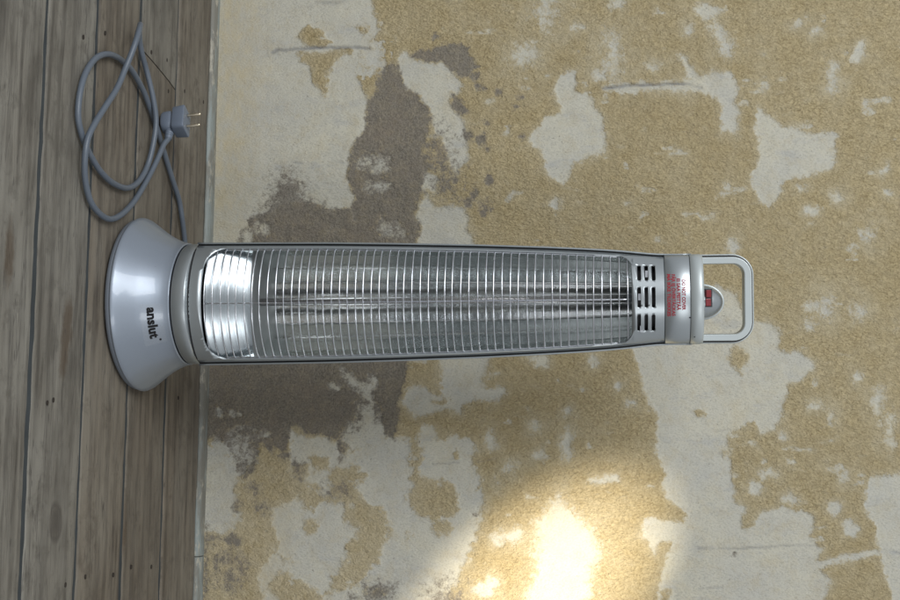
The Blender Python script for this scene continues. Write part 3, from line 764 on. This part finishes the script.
# smooth profile
sp = catmull([(r, 0, z) for r, z in prof[3:14]], 4)
full = prof[:3] + [(p.x, p.z) for p in sp] + prof[14:]
base = link('base', lathe('base', full, 128), MAT['silver_gloss'], heater)
link('foot_ring', lathe('foot_ring', [(0.070, 0.0), (0.1105, 0.0), (0.1125, 0.0012), (0.1132, 0.0060), (0.1128, 0.0066), (0.1080, 0.0068)], 128), MAT['dark_rim'], base)
def base_r(z): return float(np.interp(z, pz, pr))
def solve_z(u, v, lo=0.012, hi=0.07):
    best = None
    for k in range(400):
        z = lo + (hi - lo) * k / 399; r = base_r(z)
        # front surface point on this ring that has picture row v
        sinp = (v - axis_v(140)) * 1.325e-3 / r
        P = (r * sinp, -r * math.sqrt(max(0, 1 - sinp * sinp)), z + Zb)
        uu, vv = proj(P)
        if best is None or abs(uu - u) < best[0]: best = (abs(uu - u), z, math.asin(sinp))
    return best[1], best[2]
def on_base(zc, phi0, lift):
    dz = 0.004
    slope = math.hypot(base_r(zc + dz) - base_r(zc - dz), 2 * dz) / (2 * dz)
    def f(x, y):
        z = zc + y / slope; r = base_r(z)
        dr = (base_r(z + .003) - base_r(z - .003)) / .006
        nl = math.hypot(1, dr)
        ph = phi0 + x / base_r(zc)
        rr = r + lift / nl
        return Vector((rr * math.sin(ph), -rr * math.cos(ph), z - lift * dr / nl))
    return f
lz, lphi = solve_z(152.0, 322.5)
bm = flat_shape([rrect(-0.0265, 0.0265, -0.013, 0.0150, 0.002, 3)], [(-1 + 2 * i / 20) * 0.0265 for i in range(1, 20)], [-0.006, 0, 0.006])
bm_obj('label_film', bm, on_base(lz, lphi + 0.03, 0.00025), MAT['sticker'], base)
bm = text_bm('anslut', 0.0162, 0.00068, 1.03)
bm_obj('brand_lettering', bm, on_base(lz, lphi, 0.0006), MAT['black_print'], base, False)
dz_, dphi = solve_z(160.5, 338)
bm = flat_shape([[(0.0014 * math.cos(k * math.pi / 6), 0.0014 * math.sin(k * math.pi / 6)) for k in range(12)]], [], [])
bm_obj('registered_mark', bm, on_base(dz_, dphi, 0.0006), MAT['black_print'], base, False)

# --- collar between base and body
zc1 = 0.0925
link('collar_gap', lathe('collar_gap', [(0.0765, 0.066), (0.0765, 0.0740)], 96), MAT['black'], heater)
link('collar', lathe('collar', [(0.0755, 0.0722), (0.0782, 0.0722), (0.0789, 0.0732), (0.0789, zc1 - .003), (0.0780, zc1 - .0015), (0.0760, zc1 - .0012), (0.050, zc1 - .0012)], 128), MAT['silver_satin'], heater)

# --- back shell
z_top = z_at(691, -0.02) - Zb
z_band = z_at(665.5, -0.06) - Zb
Z_BOT = 0.0915
def hw(z): return halfw(z + Zb)
def shell_ring(z, inset=0.0, ysf=YF, back=None, n=28):
    a = hw(z) - inset
    bk = (0.074 if back is None else back) * a / 0.078
    pts = [(-a, -ysf, z), (-a, -ysf * .5, z)]
    for k in range(n + 1):
        ph = math.pi - math.pi * k / n
        pts.append((a * math.copysign(abs(math.cos(ph)) ** 0.85, math.cos(ph)), bk * math.sin(ph) ** 0.9 if 0 < k < n else 0.0, z))
    pts += [(a, -ysf * .5, z), (a, -ysf, z)]
    return pts
zs = [Z_BOT + (z_top - Z_BOT) * k / 60 for k in range(61)]
back = link('back_shell', loft('back_shell', [shell_ring(z) for z in zs], False), MAT['silver_satin'], heater)
solid(back, 0.0020, -1)
# back shell bottom and top closing plates
def plate(name, z, mat, inset=0.002):
    r = shell_ring(z, inset)
    front = [tuple(front_pt(x, z, hw(z) - inset)) for x in np.linspace(hw(z) - inset, -(hw(z) - inset), 26)[1:-1]]
    ring = [tuple(p) for p in r] + front
    me = mesh(name, ring, [tuple(range(len(ring)))]); fix(me)
    o = link(name, me, mat, heater, False); solid(o, 0.0015, 0)
    return o
plate('bottom_plate', Z_BOT + .0012, MAT['black'], 0.0035)
# black strips added in both side grooves to stand for the shade there
for s in (-1, 1):
    rings = []
    for z in zs[:-3]:
        a = hw(z)
        rings.append([(s * (a - .0019), -YF + .0035, z), (s * (a - .0019), -YF + .010, z), (s * (a - .0080), -YF + .010, z), (s * (a - .0080), -YF + .0035, z)])
    link('groove_shade', loft('groove_shade', rings, True, (True, True)), MAT['black'], heater, False)

# --- front frame with grille opening and vent slots
FI = 0.0042                      # frame is set in from the silhouette by this much
def af(z): return hw(z) - FI
z_f0 = Z_BOT + 0.0012
z_f1 = z_band - 0.0010
zo0 = z_at(201.0, -0.068) - Zb
zo1 = z_at(632.0, -0.060) - Zb
# shape is laid out in (t * 0.07, z)
K = 0.07
tr = 0.955
outer = rrect(-K, K, z_f0, z_f1, 0.0008, 2)
opening = rrect(-K * tr, K * tr, zo0, zo1, (0.025, 0.016, 0.016, 0.025), 12)
slots = []
for u in (639.2, 646.4, 653.6):
    for v0, v1 in ((265.0, 280.5), (287.2, 307.6), (314.6, 331.4)):
        c0 = at_y(u, v0, -0.055); c1 = at_y(u, v1, -0.057)
        z = (c0.z + c1.z) / 2 - Zb
        a = af(z)
        h = 0.00225
        slots.append(rrect(c0.x / a * K, c1.x / a * K, z - h, z + h, 0.0021, 5))
bm = flat_shape([outer, opening] + slots, [(-1 + 2 * i / 40) * K for i in range(1, 40)], [z_f0 + (z_f1 - z_f0) * k / 60 for k in range(1, 60)])
def frame_map(X, z):
    a = af(z); return front_pt(X / K * a, z, a)
frame = bm_obj('front_frame', bm, frame_map, MAT['silver_satin'], heater)
fix(frame.data)
solid(frame, 0.0022, -1)
# normals must face the viewer for the solidify to go inwards
bmt = bmesh.new(); bmt.from_mesh(frame.data)
if sum(f.normal.y * f.calc_area() for f in bmt.faces) > 0:
    bmesh.ops.reverse_faces(bmt, faces=bmt.faces); bmt.to_mesh(frame.data)
bmt.free()
# side lips of the frame reaching back to the seam
for s in (-1, 1):
    rings = []
    for z in [z_f0 + (z_f1 - z_f0) * k / 50 for k in range(51)]:
        a = af(z)
        rings.append([(s * a, -YF - .0002, z), (s * a, -YF + .003, z), (s * (a - .0018), -YF + .003, z), (s * (a - .0018), -YF - .0002, z)])
    link('frame_lip', loft('frame_lip', rings, True, (True, True)), MAT['silver_satin'], frame, False)

# dark chamber behind the vent slots, its black put in for the shade inside
zv = (z_band + zo1) / 2
def vent_sheet():
    rings = []
    for z in (zo1 + .004, z_band - .003):
        a = af(z) * .93
        rings.append([tuple(front_pt(x, z, af(z), -0.012)) for x in np.linspace(-a, a, 20)])
    return loft('vent_shade_sheet', rings, False)
vb = link('vent_shade_sheet', vent_sheet(), MAT['black'], heater)
# bits of bracket behind the slots
for (u, v) in ((639.5, 297), (641.5, 329), (646.5, 274)):
    P = at_y(u, v, -0.047)
    me = mesh('bracket', [(-.004, 0, -.0016), (.004, 0, -.0016), (.004, 0, .0016), (-.004, 0, .0016), (-.004, .002, -.0016), (.004, .002, -.0016), (.004, .002, .0016), (-.004, .002, .0016)],
              [(0, 1, 2, 3), (7, 6, 5, 4), (0, 4, 5, 1), (1, 5, 6, 2), (2, 6, 7, 3), (3, 7, 4, 0)])
    o = link('bracket', me, MAT['chrome'], heater, False); o.location = (P.x, -0.049, P.z - Zb)

# --- reflector trough (folded sheet)
FAC = [(-1.0, -0.026), (-0.90, -0.010), (-0.69, 0.010), (-0.39, 0.026), (0.0, 0.031), (0.39, 0.026), (0.69, 0.010), (0.90, -0.010), (1.0, -0.026)]
def refl_pts(z):
    a = hw(z) - .0085
    out = []
    for k, (t, y) in enumerate(FAC):
        out.append((a * t, y * a / 0.072, z))
    return out
zr0, zr1 = zo0 - .002, zo1 + .003
zl = [zr0 + (zr1 - zr0) * k / 40 for k in range(41)]
reflector = link('reflector', loft('reflector', [refl_pts(z) for z in zl], False), MAT['reflector'], heater, False)
add_mod_bevel(reflector, 0.002, 3, 8)
# sloped end plate at the foot of the trough
def inv_half(y, z):
    a = hw(z) - .0085
    ys = [q * a / .072 for t, q in FAC[4:]][::-1]; ts = [t for t, q in FAC[4:]][::-1]
    return a * float(np.interp(y, ys, ts))
def front_w(y, z):
    return hw(z) - .0088
EP = catmull([(0, -.0500, 0), (0, -.0448, .012), (0, -.0392, .025), (0, -.0334, .038), (0, -.0270, .050), (0, -.0200, .057), (0, -.006, .061), (0, .030, .066)], 4)
rings = []
for q in EP:
    y, z = q.y, zo0 - .001 + q.z
    w = inv_half(max(y, -0.0255), z) if y > -0.0255 else front_w(y, z)
    row = []
    for j in range(25):
        x = w * (-1 + 2 * j / 24)
        row.append((x, max(y + x * x / 0.38, front_pt(x, z, af(z)).y + 0.0042), z))
    rings.append(row)
link('reflector_end', loft('reflector_end', rings[:18], False), MAT['reflector_soft'], reflector)
link('end_ledge', loft('end_ledge', rings[17:], False), MAT['ledge'], reflector)
rings = []
for k in range(7):
    s = k / 6; y = -0.045 + 0.076 * s; z = zo1 + .002
    w = inv_half(max(y, -0.0255), z)
    rings.append([(w * (-1 + 2 * j / 8), y, z) for j in range(9)])
link('reflector_end', loft('reflector_end', rings, False), MAT['reflector'], reflector)

# --- quartz tube and filament
y_t = -0.008
zt0 = z_at(226, y_t) - Zb; zt1 = zo1 - .003
xt = at_y(430, 300.5, y_t).x
tube_o = link('quartz_tube', tube('quartz_tube', [(xt, y_t, zt0), (xt, y_t, zt1)], 0.0050, 20), MAT['glass'], heater)
hel = []
turns = 210
for k in range(turns * 6 + 1):
    a = 2 * math.pi * k / 6
    hel.append((xt + .0022 * math.cos(a), y_t + .0022 * math.sin(a), zt0 + .004 + (zt1 - zt0 - .008) * k / (turns * 6)))
link('filament', tube('filament', hel, 0.0008, 4), MAT['filament'], tube_o)
for z0, z1 in ((zt0 - .010, zt0 + .004), (zt1 - .004, zt1 + .004)):
    link('tube_end', tube('tube_end', [(xt, y_t, z0), (xt, y_t, z0 + .001), (xt, y_t, z1 - .001), (xt, y_t, z1)], [.0042, .0055, .0055, .0042], 16), MAT['dark_rim'], tube_o)
Pq = at_y(214, 306, -0.02)
link('wire_post', tube('wire_post', [(Pq.x, -.034, Pq.z - Zb), (Pq.x, -.012, Pq.z - Zb + .006)], 0.0022, 8), MAT['black'], heater)

# --- grille wires, one by one
NW = 53
zg0 = z_at(204.0, -0.067) - Zb; zg1 = z_at(627.5, -0.058) - Zb
for i in range(NW):
    z = zg0 + (zg1 - zg0) * i / (NW - 1)
    a = af(z)
    # span of the opening at this height
    lim = tr
    if z < zo0 + .025:
        d = (zo0 + .025 - z) / .025; lim = tr - (0.025 - 0.025 * math.sqrt(max(0, 1 - d * d))) / K
    if z > zo1 - .016:
        d = (z - zo1 + .016) / .016; lim = tr - (0.016 - 0.016 * math.sqrt(max(0, 1 - d * d))) / K
    lim = min(0.985, lim + 0.015)
    pts = []
    for k in range(23):
        t = -lim + 2 * lim * k / 22
        p = front_pt(t * a, z, a, -0.0032)
        pts.append(p + Vector((rnd.uniform(-1, 1), 0, 0)) * 0.0)
    ja, jb, jc = rnd.uniform(-.0004, .0004), rnd.uniform(-.0004, .0004), rnd.uniform(-.0004, .0004)
    pts = [p + Vector((0, jc * (1 - (2 * k / 22 - 1) ** 2), ja + jb * (2 * k / 22 - 1) + jc * math.sin(math.pi * k / 22))) for k, p in enumerate(pts)]
    link('grille_wire', tube('grille_wire', pts, 0.00092, 8), MAT['chrome'], heater)
# two upright stays welded behind the wires
pts = [front_pt(xt + .001, z, af(z), -0.0050) for z in np.linspace(zo0 - .002, zo1 + .002, 40)]
link('grille_stay', tube('grille_stay', pts, 0.00085, 8), MAT['chrome'], heater)
for s in (-1, 1):
    pts = [front_pt(s * af(z) * (tr - .035), z, af(z), -0.0050) for z in np.linspace(zo0 + .018, zo1 - .012, 50)]
    link('grille_stay', tube('grille_stay', pts, 0.0009, 8), MAT['chrome'], heater)

# --- top band, cap
def full_ring(z, a, extra=0.0, scale=1.0, n=30):
    pts = []
    for x in np.linspace(-a, a, n):
        p = front_pt(x * .999, z, a, extra); pts.append(p)
    bk = 0.074 * a / 0.078
    for k in range(n):
        ph = math.pi * (k + .5) / n
        pts.append(Vector((a * math.copysign(abs(math.cos(ph)) ** .85, math.cos(ph)), bk * math.sin(ph) ** .9, z)))
    c = Vector((0, 0, z))
    return [tuple(c + (p - c) * scale) for p in pts]
z_cap1 = z_at(704.5, -0.055) - Zb
zb_mid = z_at(691, -0.06) - Zb
ab = hw(z_band + .01) - .0012
band = link('top_band', loft('top_band', [full_ring(z_band - .001, ab, 0, .94), full_ring(z_band, ab, 0, .985), full_ring(z_band + .0008, ab), full_ring(zb_mid - .0006, ab), full_ring(zb_mid - .0003, ab, 0, .985)], True, (True, True)), MAT['silver_satin'], heater)
add_mod_bevel(band, 0.0003, 1, 60)
ac = ab + .0003
cap_r = [(zb_mid + .0003, .985), (zb_mid + .0006, 1.0), (z_cap1 - .0045, 1.0), (z_cap1 - .0022, .990), (z_cap1 - .0007, .968), (z_cap1, .93), (z_cap1 + .0003, .5)]
cap = link('top_cap', loft('top_cap', [full_ring(z, ac, 0, s) for z, s in cap_r], True, (True, True)), MAT['silver_pale'], heater)
link('seam_ring', loft('seam_ring', [full_ring(zb_mid - .0012, ab, 0, .978), full_ring(zb_mid + .0012, ab, 0, .978)], True), MAT['black'], heater)
for (u, v) in ((689.6, 317.5), (695, 337)):
    P = at_y(u, v, -0.05); q = front_pt(P.x, P.z - Zb, ac, 0.0002)
    link('screw_dot', tube('screw_dot', [q + Vector((0, .001, 0)), q + Vector((0, -.0002, 0))], 0.0009, 8), MAT['black'], cap)

# red warning print
LINES = [('DO NOT COVER', 683.6, 279.6, 310.2), ('EI SAA PEITTÄÄ', 678.3, 278.4, 310.4), ('FÅR EJ ÖVERTÄCKAS', 673.4, 274.2, 316.0), ('MÅ IKKE TILDEKKES', 668.8, 274.0, 316.4)]
for s, u, v0, v1 in LINES:
    p0 = at_y(u, v0, -0.057); p1 = at_y(u, v1, -0.057)
    zc = (p0.z + p1.z) / 2 - Zb; xc = (p0.x + p1.x) / 2
    bm = text_bm(s, 0.0056, 0.00020)
    w = max(v.co.x for v in bm.verts) - min(v.co.x for v in bm.verts)
    xm = (max(v.co.x for v in bm.verts) + min(v.co.x for v in bm.verts)) / 2
    k = (p1.x - p0.x) / w
    bm_obj('warning_text', bm, (lambda X, Y, k=k, xc=xc, zc=zc, xm=xm: front_pt(xc + (X - xm) * k, zc + Y, ab, 0.00025)), MAT['red_print'], band, False)

# --- handle
def handle_part(name, o_in, y0, y1, mat, bev):
    a = ac + .0008 - o_in
    pz0 = zb_mid + .001
    pz1 = z_at(754.5, -0.0, 300) - Zb - o_in
    out = rrect(-a, a, pz0, pz1, (.004, .027 - o_in, .027 - o_in, .004), 10)
    wi = 0.0122 - o_in
    inn = rrect(-a + wi, a - wi, pz0 + .002, pz1 - wi - .0008, (.003, .0135, .0135, .003), 10)
    n = len(out)
    vs = []; fs = []
    for y in (y0, y1):
        vs += [(x, y, z) for x, z in out] + [(x, y, z) for x, z in inn]
    for j in range(n):
        k = (j + 1) % n
        fs += [(j, k, n + k, n + j), (2 * n + j, 3 * n + j, 3 * n + k, 2 * n + k), (j, 2 * n + j, 2 * n + k, k), (n + j, n + k, 3 * n + k, 3 * n + j)]
    me = mesh(name, vs, fs); fix(me)
    o = link(name, me, mat, heater, False)
    add_mod_bevel(o, bev, 3, 40)
    return o
h1 = handle_part('handle', 0.0, 0.006, 0.020, MAT['silver_pale'], 0.0018)
h2 = handle_part('handle_front', 0.0040, -0.009, 0.0030, MAT['silver_pale'], 0.0022)
h3 = handle_part('handle_seam', 0.0017, 0.0032, 0.0058, MAT['black'], 0.0002)

# --- switch dome
zd = z_cap1 - .001
pd = at_y(706, 302.0, -0.02)
dome_c = Vector((pd.x, -0.012, zd))
Ztop = z_at(724.6, -0.012) - Zb
rz = Ztop - zd; rx = 0.0225
def half_dome(rx, ry, rz, n=36, m=14):
    rings = []
    for i in range(m + 1):
        e = math.pi / 2 * i / m
        c = max(math.cos(e), 1e-4)
        rings.append([dome_c + Vector((rx * c * math.sin(2 * math.pi * j / n), -ry * c * math.cos(2 * math.pi * j / n), rz * math.sin(e))) for j in range(n)])
    return loft('switch_dome', rings, True)
dome = link('switch_dome', half_dome(rx - .0022, 0.026, rz - .0022), MAT['silver_satin'], heater)
# rim behind the dome: upright half-round plate
arc = [(rx * math.cos(math.pi * k / 28), rz * math.sin(math.pi * k / 28)) for k in range(29)]
vs = [(dome_c.x + x, dome_c.y + .004, zd + z) for x, z in arc] + [(dome_c.x + x, dome_c.y + .009, zd + z) for x, z in arc]
n = len(arc)
fs = [tuple(range(n)), tuple(range(2 * n - 1, n - 1, -1))] + [(j, j + 1, n + j + 1, n + j) for j in range(n - 1)] + [(n - 1, 0, n, 2 * n - 1)]
me = mesh('dome_rim', vs, fs); fix(me)
rim = link('dome_rim', me, MAT['silver_pale'], dome, False); add_mod_bevel(rim, 0.0012, 2, 40)
def rocker(name, u0, u1, v0, v1, mat, y, th, tilt=0.0):
    p0 = at_y(u0, v0, y); p1 = at_y(u1, v1, y)
    hx = (p1.x - p0.x) / 2; hz = (p1.z - p0.z) / 2
    vs = [(sx * hx, sy * th, szz * hz) for sx in (-1, 1) for sy in (-1, 1) for szz in (-1, 1)]
    fs = [(0, 1, 3, 2), (4, 6, 7, 5), (0, 4, 5, 1), (2, 3, 7, 6), (0, 2, 6, 4), (1, 5, 7, 3)]
    me = mesh(name, vs, fs); fix(me)
    o = link(name, me, mat, dome, False)
    o.location = ((p0.x + p1.x) / 2, y, (p0.z + p1.z) / 2 - Zb)
    o.rotation_euler = (tilt, 0, 0)
    add_mod_bevel(o, 0.0006, 2)
    return o
rocker('switch_frame', 704.0, 711.6, 288.8, 307.0, MAT['black'], -0.0335, 0.0040, math.radians(-16))
rocker('switch_rocker', 705.2, 710.6, 290.0, 297.3, MAT['red_switch'], -0.0372, 0.0030, math.radians(-22))
rocker('switch_rocker', 705.2, 710.6, 298.6, 306.0, MAT['red_switch'], -0.0372, 0.0030, math.radians(-10))

heater.location = (0, 0, Zb)

# --- power cord
RC = 0.0038
g = 0.0042
CORD = [(179, 200, g), (172, 178, g), (165, 155, g), (159, 135, g), (155, 122, g), (150, 108, g), (143, 90, g), (133, 72, g), (126, 64, g), (117, 57, g), (107, 54, g), (96, 58, g), (86, 72, g), (80, 92, g), (78, 115, g), (81, 132, g), (86, 146, g), (92, 158, g), (101, 172, g), (113, 183, g), (127, 188, g), (138, 182, g), (147, 167, .005), (153, 145, .010), (156, 122, .0125), (153.5, 100, .011), (147, 72, .006), (142, 54, .006), (139.6, 40, .008),
        (139.3, 30, .013), (140.3, 24.5, .022), (139.2, 29, .031), (136.5, 39, .033), (132, 52, .030), (125.5, 68, .024), (117, 88, .020), (105, 107, .017), (95, 123, .015), (88, 138, .0125), (85, 156, .0105), (85, 178, .006), (90, 200, g), (99, 213, g), (110, 219, g), (122, 214, g), (135, 200, g), (148, 178, .006), (157, 160, .010), (163.5, 145, .0135)]
pts = [Vector((0.030, 0.080, 0.014)), Vector((0.045, 0.105, 0.009)), at_z(187, 282, g + Zb), at_z(186.5, 260, g + Zb), at_z(184.5, 238, g + Zb), at_z(182, 218, g + Zb)] + [at_z(u, v, z + 0.0015) for u, v, z in CORD]
# plug frame
pb = at_z(159.5, 124.0, 0.0)
ax = (Vector((-0.10, 0.06, 1.0))).normalized()
px = Vector((0.86, -0.50, 0)); px = (px - ax * px.dot(ax)).normalized()   # wide direction, along the pin row
py = ax.cross(px)
PB = pb + Vector((0, 0, 0.0035))
def pl(x, y, z): return PB + px * x + py * y + ax * z
entry = pl(0.024, -0.004, 0.0125)
pts.append(entry + Vector((0.006, -0.002, 0.0)))
pts.append(entry)
pts = [p - Vector((0, 0, Zb)) for p in pts]
cord_pts = catmull(pts, 8)
link('power_cord', tube('power_cord', cord_pts, RC, 12), MAT['cord'], heater)

# --- plug
def plug_ring(hx, hy, z, p=3.2, n=36):
    out = []
    for k in range(n):
        a = 2 * math.pi * k / n; c, s = math.cos(a), math.sin(a)
        out.append(pl(hx * math.copysign(abs(c) ** (2 / p), c), hy * math.copysign(abs(s) ** (2 / p), s), z) - Vector((0, 0, Zb)))
    return out
secs = [(.009, .008, 0.0, 2.6), (.0135, .0115, .0012, 2.8), (.0155, .0128, .004, 3), (.0162, .0132, .0115, 3), (.0158, .0130, .0150, 3), (.0140, .0115, .0158, 3), (.0140, .0115, .0175, 3), (.0182, .0138, .0182, 6), (.0190, .0146, .0194, 6), (.0192, .0152, .030, 7), (.0196, .0156, .0348, 7), (.0188, .0148, .0357, 7), (.006, .005, .0357, 3)]
plug = link('plug', loft('plug', [plug_ring(*s) for s in secs], True, (True, True)), MAT['plug'], heater)
add_mod_bevel(plug, 0.0006, 2, 40)
for s in (-1, 1):
    P = [pl(s * .0095, 0, z) - Vector((0, 0, Zb)) for z in (.034, .038, .0535, .0548, .0552)]
    link('plug_pin', tube('plug_pin', P, [.0020, .0020, .0020, .0016, .0007], 12), MAT['pin'], plug)
# side earth recess and small marking on the plug's side
q = pl(-.010, -.0150, .031) - Vector((0, 0, Zb)); q2 = pl(-.010, -.0125, .031) - Vector((0, 0, Zb))
link('plug_recess', tube('plug_recess', [q2, q], .0026, 10), MAT['black'], plug)
# ribbed strain relief
sr = []; rr = []
e0 = pl(0.008, 0.0, 0.0125) - Vector((0, 0, Zb)); e1 = entry + Vector((0.006, -0.002, 0.0)) - Vector((0, 0, Zb))
for k in range(25):
    t = k / 24
    sr.append(e0 + (e1 - e0) * t)
    rr.append((0.0070 - 0.0020 * t) * (1.0 if (k // 2) % 2 == 0 else 0.86))
link('strain_relief', tube('strain_relief', sr, rr, 14), MAT['plug'], plug)

scene.render.engine = 'CYCLES'
